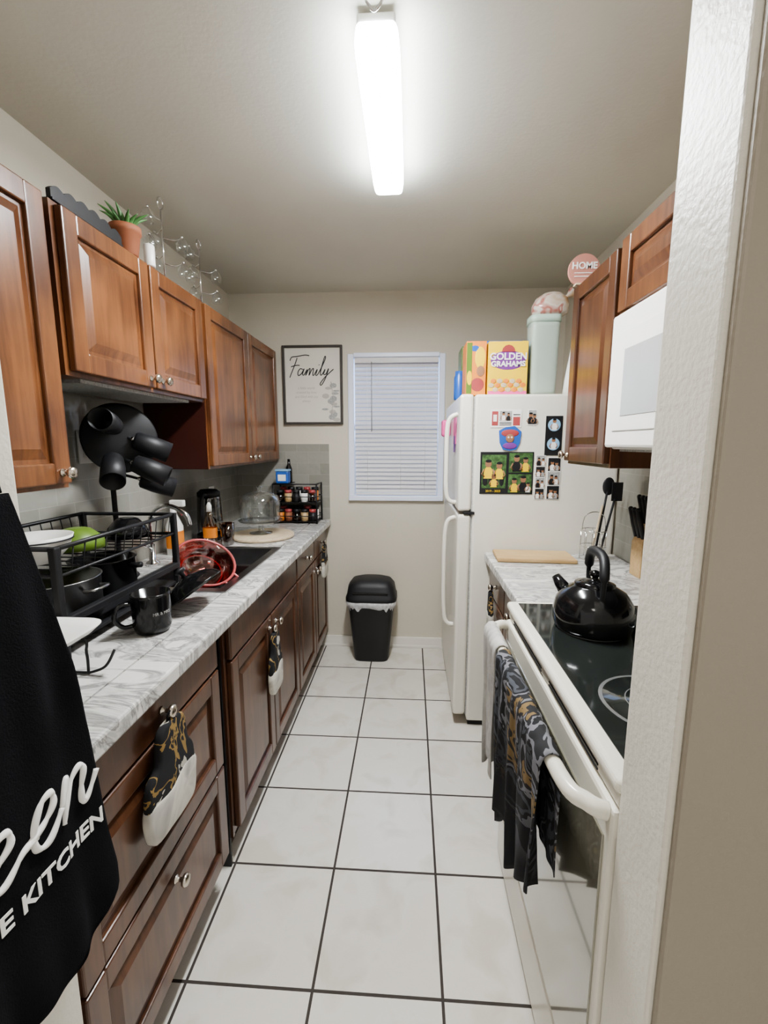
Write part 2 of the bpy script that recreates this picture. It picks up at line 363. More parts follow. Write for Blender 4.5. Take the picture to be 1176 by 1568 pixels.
b=upper('upper_cabinet',RF,-1,RX,1.425,1.80,1.325,1.975,cabR,[(1.435,1.79)],[(1.75,1.36)]); b.done()
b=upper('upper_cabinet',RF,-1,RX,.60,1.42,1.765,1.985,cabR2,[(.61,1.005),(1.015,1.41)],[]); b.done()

# base left
b=B('base_cabinet'); fx=-.581
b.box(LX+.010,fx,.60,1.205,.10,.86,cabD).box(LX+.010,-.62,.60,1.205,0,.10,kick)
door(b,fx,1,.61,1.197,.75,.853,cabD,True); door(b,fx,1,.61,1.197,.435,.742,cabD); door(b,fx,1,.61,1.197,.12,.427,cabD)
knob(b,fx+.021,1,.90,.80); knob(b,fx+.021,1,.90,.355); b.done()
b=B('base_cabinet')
b.box(LX+.010,-.70,1.209,1.27,0,.86,blackM); b.box(-.70,fx-.004,1.258,1.268,.0,.86,blackM); b.box(-.60,fx+.004,1.268,1.282,.10,.86,cabD)  # black faces inside the gap stand in for shade beside the drawers
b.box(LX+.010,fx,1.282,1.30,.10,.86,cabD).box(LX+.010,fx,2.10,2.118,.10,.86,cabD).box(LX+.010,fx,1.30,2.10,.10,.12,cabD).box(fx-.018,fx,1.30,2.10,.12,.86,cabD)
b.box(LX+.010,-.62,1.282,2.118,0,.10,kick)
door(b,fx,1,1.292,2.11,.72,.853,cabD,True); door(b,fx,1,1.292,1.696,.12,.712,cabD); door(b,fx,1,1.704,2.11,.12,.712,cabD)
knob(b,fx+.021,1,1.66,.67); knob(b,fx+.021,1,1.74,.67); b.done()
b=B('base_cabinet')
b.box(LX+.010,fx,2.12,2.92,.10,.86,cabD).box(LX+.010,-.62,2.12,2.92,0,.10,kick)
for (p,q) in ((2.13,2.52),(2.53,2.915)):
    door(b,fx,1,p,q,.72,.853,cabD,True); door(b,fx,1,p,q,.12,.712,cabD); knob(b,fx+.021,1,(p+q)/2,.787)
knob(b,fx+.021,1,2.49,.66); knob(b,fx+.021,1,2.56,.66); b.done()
SY0,SY1,SX0,SX1=1.43,2.06,-.995,-.635
b=B('countertop'); z0,z1=.861,.90
b.box(SX1,-.53,.59,2.922,z0,z1,marble,.006).box(LX+.009,SX0,.59,2.922,z0,z1,marble)
b.box(SX0,SX1,.59,SY0,z0,z1,marble).box(SX0,SX1,SY1,2.922,z0,z1,marble).done()
b=B('kitchen_sink')
b.box(SX0-.012,SX0+.02,SY0-.015,SY1+.015,z1+.0005,z1+.006,steel,.002).box(SX1-.02,SX1+.015,SY0-.015,SY1+.015,z1+.0005,z1+.006,steel,.002)
b.box(SX0,SX1,SY0-.015,SY0+.02,z1+.0005,z1+.0055,steel,.002).box(SX0,SX1,SY1-.02,SY1+.015,z1+.0005,z1+.0055,steel,.002).box(SX0+.012,SX1-.012,1.735,1.76,z1-.02,z1+.005,steel,.002)
for (p,q) in ((SY0+.012,1.740),(1.755,SY1-.012)):
    b.box(SX0+.012,SX1-.012,p,q,.73,.735,steel); b.box(SX0+.012,SX0+.015,p,q,.73,z1,steel).box(SX1-.015,SX1-.012,p,q,.73,z1,steel).box(SX0+.012,SX1-.012,p,p+.003,.73,z1,steel).box(SX0+.012,SX1-.012,q-.003,q,.73,z1,steel)
b.done()
b=B('faucet'); b.lathe([(.028,0),(.026,.012),(.014,.02),(.012,.09)],chrome,(-1.07,1.745,.9005)); b.tube(smoothpts([(-1.07,1.745,.98),(-1.065,1.745,1.10),(-1.00,1.745,1.15),(-.92,1.745,1.12),(-.90,1.745,1.07)]),.010,chrome); b.tube([(-1.07,1.745,.97),(-1.065,1.68,1.0)],.006,chrome); b.done()

b=B('base_cabinet'); fx2=.395
b.box(fx2,RX-.010,1.362,2.045,.10,.86,cabD).box(.44,RX-.010,1.362,2.045,0,.10,kick)
for (p,q) in ((1.37,1.70),(1.71,2.035)):
    door(b,fx2,-1,p,q,.72,.853,cabD,True); door(b,fx2,-1,p,q,.12,.712,cabD); knob(b,fx2-.021,-1,(p+q)/2,.787)
b.done()
B('countertop').box(.35,RX-.009,1.358,2.05,.861,.90,marble,.006).done()

# ------------------------------------------------------------ fridge
b=B('refrigerator')
b.box(.29,.935,2.06,2.86,.03,1.62,whiteA,.01).box(.30,.92,2.08,2.84,0,.03,blackM)
b.box(.222,.284,2.06,2.86,1.09,1.622,whiteA,.014,3).box(.222,.284,2.06,2.86,.06,1.075,whiteA,.014,3)
b.box(.284,.29,2.07,2.85,.06,1.61,greyP)
b.box(.25,.30,2.056,2.09,1.076,1.089,blackM,.002)
b.tube(smoothpts([(.222,2.15,1.12),(.178,2.15,1.15),(.172,2.15,1.32),(.178,2.15,1.50),(.222,2.15,1.54)]),.011,whiteA,10)
b.tube(smoothpts([(.222,2.15,.50),(.178,2.15,.54),(.170,2.15,.80),(.178,2.15,1.01),(.222,2.15,1.05)]),.011,whiteA,10)
b.done()
FY=2.0585
def pb(b,x0,x1,z0,z1,m,k=0): b.box(x0,x1,FY-.0012-k*.0006,FY-k*.0006,z0,z1,m)
def person(b,x,z,s,top,k=2,legs=None):
    y=FY-.0015-k*.0006
    if legs: b.ball((x-s*.12,y,z+s*.18),s*.10,legs,(1,.01,2.2)); b.ball((x+s*.12,y,z+s*.18),s*.10,legs,(1,.01,2.2)); z+=s*.25; s*=.75
    b.ball((x,y,z+s*.78),s*.17,skin,(1,.03,1.2)); b.ball((x,y-.0002,z+s*.92),s*.16,blackM,(1,.03,.55))
    b.prism([(-.24,.0),(-.22,.45),(-.12,.60),(.12,.60),(.22,.45),(.24,.0)],0,.0008,top,FR((1,0,0),(0,0,1),(x,y-.0002,z))@Matrix.Scale(s,4))
    for d in (-1,1): b.tube([(x+d*s*.22,y-.0005,z+s*.5),(x+d*s*.34,y-.0005,z+s*.25),(x+d*s*.2,y-.0005,z+s*.1)],s*.04,skin,5)
b=B('photo_collage'); pb(b,.319,.558,1.173,1.365,blackM)
pb(b,.327,.436,1.20,1.352,grassM,1); pb(b,.448,.552,1.272,1.360,grassM,1); pb(b,.448,.552,1.180,1.264,grassM,1)
person(b,.356,1.215,.115,yellow,2,blackM); person(b,.405,1.215,.105,yellow,2,blackM); person(b,.382,1.205,.06,yellow,3)
person(b,.482,1.276,.075,blackM); person(b,.522,1.276,.065,yellow); person(b,.475,1.182,.065,yellow); person(b,.515,1.182,.075,blackM); person(b,.537,1.182,.045,paper,3)
b.text('2019 - 2023',.014,yellow,FR((1,0,0),(0,0,1),(.38,FY-.0025,1.182))); b.done()
def strip(x0,x1,z0,z1,n):
    b=B('photo_strip'); pb(b,x0,x1,z0,z1,paper)
    h=(z1-z0)/n
    for i in range(n):
        pb(b,x0+.003,x1-.003,z0+i*h+.002,z0+(i+1)*h-.002,greyP if i%2 else blackM,1); person(b,(x0+x1)/2-.009,z0+i*h+.004,h*.72,blackM if i%2 else paper); person(b,(x0+x1)/2+.010,z0+i*h+.004,h*.65,paper if i%2 else greyP)
    b.done()
strip(.567,.612,1.15,1.35,4); strip(.620,.680,1.15,1.34,3)
b=B('photo_print'); pb(b,.603,.677,1.35,1.524,blackM); b.ball((.64,FY-.003,1.484),.028,lblue,(1,.04,1)); b.ball((.64,FY-.003,1.400),.028,lblue,(1,.04,1)); person(b,.64,1.462,.05,paper,4); person(b,.64,1.378,.05,paper,4); b.done()
b=B('photo_print'); pb(b,.522,.563,1.483,1.553,paper); pb(b,.526,.559,1.487,1.549,greyP,1); person(b,.535,1.489,.05,blackM); person(b,.551,1.489,.044,blackM); b.done()
b=B('picture_magnet'); pb(b,.358,.495,1.474,1.553,paper)
pb(b,.364,.392,1.482,1.545,red,1); pb(b,.398,.452,1.502,1.546,greyP,1); pb(b,.458,.489,1.482,1.52,red,1); person(b,.415,1.504,.038,paper); person(b,.437,1.504,.034,blackM)
for k in range(3): pb(b,.398,.452,1.482+k*.006,1.485+k*.006,blackM,1)
pb(b,.458,.489,1.528,1.532,blackM,1); pb(b,.370,.386,1.50,1.53,paper,2); b.done()
b=B('cartoon_magnet'); b.prism([(0,-.055),(.03,-.05),(.045,-.02),(.05,.03),(.02,.055),(-.02,.05),(-.05,.035),(-.045,-.02),(-.03,-.05)],0,.003,blue,FR((1,0,0),(0,0,1),(.447,FY-.001,1.425)))
b.ball((.447,FY-.004,1.448),.028,red,(1.4,.08,.6)); b.ball((.447,FY-.006,1.425),.019,skin,(1,.08,1)); b.ball((.440,FY-.0075,1.43),.004,paper,(1,.1,1)); b.ball((.454,FY-.0075,1.43),.004,paper,(1,.1,1)); b.ball((.447,FY-.005,1.392),.024,purple,(1.3,.08,.6)); b.done()
b=B('pink_magnet_clip'); b.box(.2185,.2215,2.20,2.32,1.40,1.53,pink); b.box(.2165,.2185,2.22,2.28,1.36,1.44,purple); b.box(.170,.2185,2.47,2.53,1.44,1.53,pink,.012); b.done()

# fridge-top items
FT=1.6225
b=B('cereal_box'); b.box(.350,.527,2.12,2.18,FT,1.858,yellow,.002)
b.ball((.4385,2.12,1.775),.07,purple,(1.12,.03,.60)); b.text('GOLDEN',.041,paper,FR((1,0,0),(0,0,1),(.4385,2.1165,1.778)),off=.0012); b.text('GRAHAMS',.033,paper,FR((1,0,0),(0,0,1),(.4385,2.1165,1.748)),off=.0012)
b.prism([(.03*cos(pi*i/6),.03*sin(pi*i/6)) for i in range(7)],0,.002,red,FR((1,0,0),(0,0,1),(.4385,2.119,1.812)))
for i in range(16): b.ball((.366+.0095*i,2.1185,1.665+.022*sin(i*2.1)),.013,orange if i%2 else boardM2,(1,.1,.8))
b.box(.352,.525,2.119,2.1205,1.625,1.64,pink); b.done()
b=B('cereal_box'); b.box(.252,.343,2.13,2.28,FT,1.862,orange,.002); b.box(.254,.278,2.129,2.1305,1.63,1.855,green); b.ball((.315,2.13,1.79),.030,yellow,(.8,.03,1.6)); b.ball((.318,2.1285,1.73),.018,skin,(1,.03,1.3)); b.ball((.305,2.13,1.67),.03,red,(1,.03,1)); b.ball((.290,2.13,1.83),.016,blue,(1.3,.03,.8)); b.ball((.268,2.1285,1.70),.02,yellow,(.6,.03,1.6)); b.done()
b=B('cereal_box'); b.box(.36,.53,2.25,2.31,FT,1.888,blue,.002); b.box(.365,.525,2.249,2.2505,1.85,1.882,lblue); b.done()
b=B('cereal_box'); b.box(.26,.35,2.40,2.56,FT,1.895,green,.002); b.box(.265,.345,2.3985,2.4005,1.80,1.89,lblue); b.done()
b=B('blue_canister'); b.lathe([(.026,0),(.027,.005),(.027,.11),(.022,.12),(.022,.14),(0,.142)],blue,(.245,2.345,FT)); b.done()
b=B('plastic_pitcher'); b.loft([(.605,2.18,FT,.055,.045,5),(.605,2.18,FT+.02,.059,.050,5),(.605,2.18,FT+.30,.065,.055,5),(.605,2.18,FT+.318,.066,.056,5)],frost)
b.loft([(.605,2.18,FT+.319,.069,.059,5),(.605,2.18,FT+.350,.069,.059,5),(.605,2.18,FT+.352,.05,.04,3)],mat('mint_lid',(.46,.58,.50),.4)); b.tube(smoothpts([(.66,2.150,FT+.28),(.690,2.13,FT+.27),(.690,2.13,FT+.12),(.66,2.150,FT+.10)]),.007,frost) if False else None; b.done()
bread=pattern('bread_bag_print',[(0,(.36,.19,.09)),(.40,(.48,.32,.19)),(.50,(.62,.56,.50)),(.56,(.42,.14,.11)),(.60,(.60,.55,.49)),(1,(.62,.58,.52))],9,.22,'LINEAR',.5,None,2)
b=B('bread_bag'); zb0=FT+.353
b.loft([(.628,2.18,zb0,.062,.045,2.6),(.628,2.18,zb0+.012,.078,.056,2.6),(.630,2.18,zb0+.045,.082,.058,2.4),(.634,2.18,zb0+.075,.070,.048,2.3),(.638,2.18,zb0+.098,.040,.028,2.2),(.640,2.18,zb0+.106,.010,.008,2)],bread,28)
b.lathe([(.012,0),(.006,.012),(.026,.040),(.022,.042),(0,.02)],bread,M=Matrix.Translation((.688,2.165,zb0+.075))@Matrix.Rotation(1.0,4,'Y')); b.done()
b=B('snack_bag'); Mx=Matrix.Translation((.726,2.13,FT))@Matrix.Rotation(math.radians(7),4,'Y')
b.loft([(0,0,.0,.034,.030,3),(0,0,.06,.036,.032,2.6),(0,0,.18,.034,.024,2.4),(0,0,.25,.032,.010,2.2),(0,0,.265,.033,.003,2.2),(0,0,.285,.033,.0025,2.2)],paper,28,Mx)
b.ball((0,-.022,.16),.022,boardM,(1,.25,1.2),Mx); b.ball((0,-.030,.09),.02,leafM,(1,.25,.6),Mx); b.ball((0,-.018,.20),.02,red,(1,.25,.4),Mx); b.done()
b=B('round_home_sign'); c=(.628,1.780,1.976+.052)
b.prism([(.056*cos(2*pi*i/40),.056*sin(2*pi*i/40)) for i in range(40)],-.006,.006,mat('coral_sign',(.52,.24,.19),.6),FR((1,0,0),(0,0,1),c))
b.text('HOME',.032,paper,FR((1,0,0),(0,0,1),(c[0],c[1]-.007,c[2]+.004)),off=.001)
for k in (-.010,-.022): b.box(c[0]-.035,c[0]+.035,c[1]-.0075,c[1]-.006,c[2]+k-.002,c[2]+k+.001,paper)
b.box(c[0]-.03,c[0]+.03,c[1]-.015,c[1]+.015,1.9755,1.981,boardM2); b.done()

# ------------------------------------------------------------ microwave
b=B('microwave_oven'); mx=.572; gw=mat('microwave_window',(.42,.43,.42),.12,var=.03)
b.box(mx+.022,RX-.01,.605,1.368,1.385,1.757,whiteP,.006)
b.box(mx,mx+.022,.78,1.368,1.39,1.755,whiteP,.008).box(mx,mx+.022,.605,.775,1.39,1.755,whiteP,.006)
b.box(mx-.003,mx+.002,.86,1.32,1.435,1.70,whiteP,.003).box(mx-.0045,mx-.002,.89,1.27,1.475,1.65,gw,.001)
b.tube(smoothpts([(mx,.805,1.43),(mx-.03,.805,1.46),(mx-.03,.805,1.66),(mx,.805,1.69)]),.009,whiteP)
for i in range(4):
    for j in range(3): b.box(mx-.003,mx,.63+j*.043,.66+j*.043,1.44+i*.045,1.465+i*.045,greyP,.001)
b.box(mx-.002,mx,.63,.75,1.66,1.70,blackG); b.box(mx+.03,RX-.05,.64,1.33,1.379,1.385,greyP); b.done()

# ------------------------------------------------------------ stove
b=B('electric_range'); sx=.306
b.box(sx+.03,.93,.602,1.354,.02,.888,cream,.004)
b.box(.35,.90,.62,1.33,0,.02,blackM)
b.box(sx,.93,.598,1.356,.888,.914,cream,.011,4)
b.box(sx+.030,.855,.622,1.332,.912,.9155,glassK,.001)
for (x,y,r) in ((.475,.80,.10),(.485,1.155,.080),(.72,.80,.075),(.72,1.155,.095)):
    b.lathe([(r+.007,0),(r+.007,.0008),(0,.0009)],ringM,(x,y,.9150),48); b.lathe([(r,0),(r,.0006),(0,.0007)],glassK,(x,y,.9159),48); b.lathe([(r*.61,0),(r*.61,.0003),(0,.0003)],ringM,(x,y,.9166),48); b.lathe([(r*.59,0),(r*.59,.0003),(0,.0003)],glassK,(x,y,.9169),48)
b.box(.86,.93,.602,1.354,.91,1.10,cream,.008)
for y in (.70,.78,1.18,1.26): b.lathe([(.02,0),(.018,.02),(0,.021)],whiteP,M=FR((0,-1,0),(0,0,1),(.86,y,1.02)),seg=20)
b.box(.857,.861,.88,1.08,.98,1.06,blackG)
b.box(sx+.008,sx+.03,.604,1.352,.862,.886,cream,.004)
for (p,q) in ((.68,.94),(1.0,1.28)):
    for k in range(2): b.box(sx+.006,sx+.010,p,q,.868+k*.008,.871+k*.008,blackM)
b.box(sx,sx+.03,.604,1.352,.215,.858,cream,.008)
b.box(sx-.003,sx+.003,.625,1.330,.235,.800,ovenG,.002)
b.box(sx+.002,sx+.03,.604,1.352,.03,.205,cream,.008)
HZ=.850
b.tube(smoothpts([(sx,.622,HZ-.006),(sx-.026,.632,HZ),(sx-.050,.69,HZ),(sx-.055,.98,HZ),(sx-.050,1.26,HZ),(sx-.026,1.318,HZ),(sx,1.330,HZ-.006)],8),.014,cream,14)
b.done()
hx=sx-.054
def towel(name,m,y0,y1,zf,zbk,amp,fr,r=.020,seed=0):
    b=B(name)
    def fn(u,v):
        y=y0+(y1-y0)*u; f=zf(u); L1=HZ-f; L2=HZ-zbk; A=pi*r; T=L1+A+L2; s=v*T
        if s<L1: z=f+s; x=-r-.002; k=(1-s/L1)
        elif s<L1+A: a=(s-L1)/r; x=-r*cos(a); z=HZ+r*sin(a); k=0
        else: z=HZ-(s-L1-A); x=r; k=0
        x+=-k*amp*sin(u*fr+seed)*.8+.012*k-.002*(1+sin(u*fr*2.3+v*9))
        y+=k*.02*sin(u*fr*.7+seed)
        if s>L1+A: x=min(x,.023)
        return Vector((hx+x,y,z))
    b.sheet(fn,60,50,m,.0025); b.done()
towel('kitchen_towel',greyT,1.135,1.30,lambda u:.46+.04*sin(u*5),.66,.012,16,seed=.5)
towel('kitchen_towel',camo,.715,1.115,lambda u:.56-.17*u**.7+.035*sin(u*10),.62,.020,24,seed=1.2)
# kettle
b=B('tea_kettle'); c=(.487,1.155,.9176)
b.lathe([(.088,0),(.094,.004),(.099,.02),(.1005,.045),(.094,.075),(.077,.100),(.052,.115),(.048,.118),(.05,.121),(.03,.128),(.008,.132),(.007,.138),(.014,.143),(.014,.152),(.0,.157)],blackG,c,48)
P=smoothpts([(c[0]-.01,c[1]-.072,c[2]+.095),(c[0]-.01,c[1]-.076,c[2]+.155),(c[0],c[1]-.038,c[2]+.200),(c[0],c[1]+.03,c[2]+.203),(c[0]+.01,c[1]+.07,c[2]+.155),(c[0]+.01,c[1]+.066,c[2]+.10)],6)
b.tube(P,[.006 if i<6 or i>len(P)-7 else .012 for i in range(len(P))],blackM,12)
b.tube([(c[0]-.045,c[1]+.055,c[2]+.07),(c[0]-.062,c[1]+.082,c[2]+.096),(c[0]-.070,c[1]+.095,c[2]+.112)],[.022,.016,.012],blackG,14); b.done()
b=B('cutting_board'); Mb=Matrix.Translation((.545,1.945,.901))@Matrix.Rotation(-.05,4,'Z')
b.box(-.165,.165,-.085,.085,0,.018,boardM,.005,M=Mb); b.done()
b=B('knife_block'); Mk=Matrix.Translation((.890,1.70,.901))
b.prism([(-.030,0),(.040,0),(.040,.19),(.0,.20),(-.030,.13)],-.04,.04,boardM,Mk@FR((1,0,0),(0,0,1),(0,0,0)),.004)
for i in range(3):
    for j in range(2):
        p=Vector((.868+j*.028,1.672+i*.027,.901+.150+j*.045)); d=Vector((-.25,0,.97))
        b.tube([p,p+d*.05,p+d*.11],[.008,.010,.009],blackM,8); b.ball(p+d*.11,.009,blackM)
b.done()
b=B('wire_utensil_holder')
for z in (.905,.96,1.03): b.ring((.80,1.95,z),.052,.002,chrome)
for i in range(10):
    a=2*pi*i/10; b.tube([(.80+.052*cos(a),1.95+.052*sin(a),.9035),(.80+.052*cos(a),1.95+.052*sin(a),1.03)],.0015,chrome,5)
b.tube(smoothpts([(.75,1.95,1.03),(.76,1.95,1.09),(.80,1.95,1.11),(.84,1.95,1.09),(.85,1.95,1.03)]),.002,chrome)
b.tube([(.81,1.95,.91),(.85,1.96,1.20)],.005,blackM); b.ball((.855,1.962,1.22),.026,blackM,(1,.3,1.5)); b.tube([(.79,1.94,.91),(.83,1.95,1.14)],.005,boardM2); b.tube([(.82,1.93,.91),(.87,1.93,1.17)],.005,blackM); b.box(.855,.90,1.927,1.933,1.16,1.24,blackM,.002); b.done()

# ------------------------------------------------------------ trash can
b=B('trash_can'); cx,cy=-.243,2.785
b.loft([(cx,cy,0,.108,.085,5),(cx,cy,.01,.112,.088,5),(cx,cy,.40,.150,.112,5),(cx,cy,.405,.156,.118,5)],blackM,48)
t=bmesh.new(); rr=[]
for k,(zz,hx_,hy_) in enumerate(((.362,.150,.114),(.376,.157,.121),(.390,.159,.122),(.405,.164,.127),(.411,.158,.121))):
    rg=[]
    for i in range(96):
        a=2*pi*i/96; ca,sa=cos(a),sin(a); wv=.004*sin(i*1.35)+.003*sin(i*.7+1)
        rg.append(t.verts.new((cx+(hx_+wv*.6)*math.copysign(abs(ca)**.4,ca),cy+(hy_+wv*.6)*math.copysign(abs(sa)**.4,sa),zz+(wv*2.6 if k==0 else 0))))
    rr.append(rg)
for p,q in zip(rr,rr[1:]):
    for i in range(96): t.faces.new((p[i],p[(i+1)%96],q[(i+1)%96],q[i]))
b.add(t,mat('trash_liner',(.55,.55,.56),.4,var=.2,scale=60),True)
b.loft([(cx,cy,.408,.158,.121,5),(cx,cy,.412,.164,.126,5),(cx,cy,.43,.164,.126,5),(cx,cy,.44,.158,.12,5),(cx,cy,.50,.148,.11,4),(cx,cy,.53,.125,.092,3.5),(cx,cy,.545,.08,.06,3)],blackM,48)
b.box(cx-.11,cx+.11,cy-.126,cy-.113,.47,.478,blackG,.002); b.done()

# ------------------------------------------------------------ wall sign
b=B('framed_family_sign'); x0,x1,z0,z1=-.823,-.437,1.527,2.02; y=BY-.001; fr=.014
frM=mat('sign_frame',(.05,.042,.036),.5)
b.box(x0+.005,x1-.005,y-.012,y,z0+.005,z1-.005,mat('sign_panel',(.68,.65,.58),.6,var=.02))
b.box(x0,x0+fr,y-.026,y,z0,z1,frM,.002).box(x1-fr,x1,y-.026,y,z0,z1,frM,.002).box(x0+fr,x1-fr,y-.026,y,z1-fr,z1,frM,.002).box(x0+fr,x1-fr,y-.026,y,z0,z0+fr,frM,.002)
fam=[[(.9,2.6),(.7,1.6),(.4,.5),(.2,-.3)],[(-.3,2.2),(-.1,2.7),(.8,2.8),(2.2,3.0),(3.0,2.9)],[(.1,1.3),(.9,1.5),(1.6,1.5)],
[(2.3,.9),(1.8,1.0),(1.5,.5),(1.7,0),(2.2,.3),(2.5,1.0),(2.4,.2),(2.7,.1),(3.1,.9),(3.0,0),(3.3,.8),(3.6,1.0),(3.6,0),(3.9,.8),(4.2,1.0),(4.25,.1),(4.5,.1),(4.9,.9),(4.8,.1),(5.1,.1),(5.6,1.2),(6.0,2.5),(5.8,2.7),(5.6,1.2),(5.6,.2),(5.9,.1),(6.3,.9),(6.2,.2),(6.6,.2),(6.9,1.0),(6.7,-.3),(6.2,-1.4),(5.9,-1.2),(6.6,-.2),(7.8,.9)],[(5.05,1.5),(5.1,1.6)]]
for st in fam:
    P=[(x0+.040+(p.x+.25*p.y)*.036,y-.0135,z1-.185+p.y*.042) for p in smoothpts(st,6)]
    b.tube(P,.0028,blackM,6)
tx=mat('sign_small_text',(.45,.42,.38),.6)
for i,tt in enumerate(('a little world','created by love','and filled with joy','always')): b.text(tt,.021,tx,FR((1,0,0),(0,0,1),(x0+.15,y-.0125,z1-.27-i*.027)))
for i in range(14):
    a=i*2.4; cx0=x1-.07+.02*sin(i*1.3); cz=z0+.03+i*.0165
    b.ball((cx0+.028*cos(a),y-.0125,cz),.022,greyP if i%3 else tx,(1,.04,.55+.3*sin(i)))
b.tube([(x1-.08,y-.0128,z0+.03),(x1-.06,y-.0128,z0+.16),(x1-.075,y-.0128,z0+.27)],.0018,tx,5); b.done()

# ------------------------------------------------------------ mitts
def mitt(name,y,ztop,L,W,X,tilt=0):
    b=B(name); pts=[(-.22,0),(-.30,.30),(-.50,.42),(-.52,.78),(-.42,.97),(-.1,1.0),(.25,1.0),(.45,.95),(.50,.75),(.48,.45),(.34,.28),(.24,0)]
    P=[(p.x*W,-p.y*L) for p in smoothpts(pts,4,True)]
    M=FR((0,1,0),(0,0,1),(X,y,ztop-.02))@Matrix.Rotation(tilt,4,'Z')
    b.prism(P,-.010,.010,mittM,M,.007,True)
    Pl=[(p.x*W*1.01,-p.y*L) for p in smoothpts([(-.44,.58),(-.53,.64),(-.53,.80),(-.43,.98),(-.1,1.01),(.25,1.01),(.46,.96),(.51,.75),(.5,.58),(.2,.54),(-.1,.62)],4,True)]
    b.prism(Pl,-.0115,.0115,mittW,M,.007,True)
    b.tube(smoothpts([(X,y-.008,ztop-.03),(X+.004,y-.012,ztop+.004),(X+.004,y+.012,ztop+.004),(X,y+.008,ztop-.03)],5),.0022,blackC,6)
    b.done()
kx=-.56+.022
mitt('oven_mitt',.890,.80,.235,.185,kx,-.06)
mitt('oven_mitt',1.66,.67,.24,.13,kx)
mitt('oven_mitt',2.72,.787,.20,.13,kx)
mitt('oven_mitt',1.87,.787,.16,.06,fx2-.042)

# ------------------------------------------------------------ apron
def itp(tab,z):
    for (a,b_),(c,d) in zip(tab,tab[1:]):
        if a>=z>=c: return b_+(d-b_)*(a-z)/(a-c)
    return tab[-1][1] if z<tab[-1][0] else tab[0][1]
YR=[(1.34,.520),(1.25,.546),(1.18,.565),(1.08,.585),(.96,.602),(.80,.617),(.70,.628),(.66,.624),(.635,.600),(.625,.575)]
YL=[(1.34,.500),(1.25,.46),(1.15,.43),(1.0,.40),(.80,.385),(.625,.375)]
def apx(y,z):
    k=max(0,min(1,(1.34-z)/.3)); q=.35 if z<.98 else .35+.65*min(1,(z-.98)/.1)
    if z<.77: q=.35+.65*min(1,(.77-z)/.1)
    return -.500+(.012*(.5+.5*sin((y-.37)*46+z*2))+.004*sin(y*90+z*5))*k*q
def apron(u,v):
    z=1.34-.715*v; yl,yr=itp(YL,z),itp(YR,z); y=yl+(yr-yl)*u
    return Vector((apx(y,z),y,z))
b=B('kitchen_apron'); b.sheet(apron,50,70,blackC,.003)
b.tube(smoothpts([(-.506,.515,1.34),(-.512,.508,1.40),(-.53,.49,1.505)]),.004,blackC); b.tube(smoothpts([(-.506,.503,1.34),(-.515,.49,1.40),(-.535,.484,1.505)]),.004,blackC)
b.tube(smoothpts([(-.52,.60,.98),(-.53,.60,.8),(-.525,.59,.60)]),.003,blackC)
prt=paper
def wr(p): return Vector((apx(p.x,p.y)+.0035+p.z,p.x,p.y))
b.text('E KITCHEN',.036,prt,None,align='RIGHT',off=.0008,warp=lambda co: wr(Vector((.612+co.x,.797+co.y,co.z))))
scr=[[(-1.3,.2),(-.9,.5),(-.5,.8),(-.6,1.08),(-.9,1.0),(-1.1,.5),(-.95,.08),(-.6,.02),(-.1,.35),(.4,.35)],
[(.0,.35),(.55,.5),(.88,.8),(.78,1.08),(.45,1.0),(.25,.5),(.40,.08),(.78,.02),(1.25,.45)],
[(1.25,.45),(1.45,.98),(1.50,.9),(1.44,.4),(1.38,.0)],[(1.42,.15),(1.65,.70),(2.0,1.0),(2.2,.85),(2.16,.4),(2.22,.05),(2.42,.05),(2.75,.55)]]
for st in scr:
    P=[wr(Vector((.472+(p.x+.20*p.y)*.047,.858+p.y*.062,0))) for p in smoothpts(st,7)]
    b.tube(P,[.0036+.0018*abs(sin(i*.35)) for i in range(len(P))],prt,6)
b.done()
b=B('wall_hook'); b.lathe([(.014,0),(.014,.004),(0,.005)],nickel,M=FR((0,1,0),(0,0,1),(-.545,.50,1.52))); b.tube(smoothpts([(-.541,.50,1.52),(-.522,.497,1.505),(-.518,.495,1.53)]),.004,nickel); b.done()
b=B('light_switch_plate'); b.box(.470,.552,.4625,.468,1.06,1.18,stubShadeM,.002).box(.502,.519,.460,.4625,1.10,1.14,stubShadeM,.001).done()

# ------------------------------------------------------------ left counter items
Z=.9005
b=B('coffee_mug'); c=(-.692,1.105,Z)
b.lathe([(.034,0),(.042,.003),(.048,.02),(.049,.10),(.0485,.108),(.045,.108),(.044,.02),(.0,.012)],blackG,c,40)
b.tube(smoothpts([(c[0]-.035,c[1]-.032,Z+.085),(c[0]-.055,c[1]-.055,Z+.085),(c[0]-.062,c[1]-.064,Z+.055),(c[0]-.05,c[1]-.05,Z+.028),(c[0]-.035,c[1]-.032,Z+.025)]),.006,blackG,10)
def mugw(co):
    a=-.50+co.x/.0495; return Vector((c[0]+(.0493+co.z)*cos(a),c[1]+(.0493+co.z)*sin(a),Z+.055+co.y))
b.text('MR & MRS',.011,greyP,None,warp=mugw); b.done()
b=B('wire_plate_rack'); 
for y in (.77,.87): b.tube(smoothpts([(-.70,y,Z+.004),(-.70,y,Z+.05),(-.715,y,Z+.085),(-.88,y,Z+.085),(-.90,y,Z+.05),(-.90,y,Z+.004),(-.80,y,Z+.004),(-.70,y,Z+.004)],5),.003,blackM)
for x in (-.71,-.80,-.89): b.tube([(x,.75,Z+.088),(x,.89,Z+.088)],.003,blackM)
b.tube(smoothpts([(-.70,.87,Z+.003),(-.66,.87,Z+.02),(-.65,.89,Z+.05)]),.003,blackM); b.done()
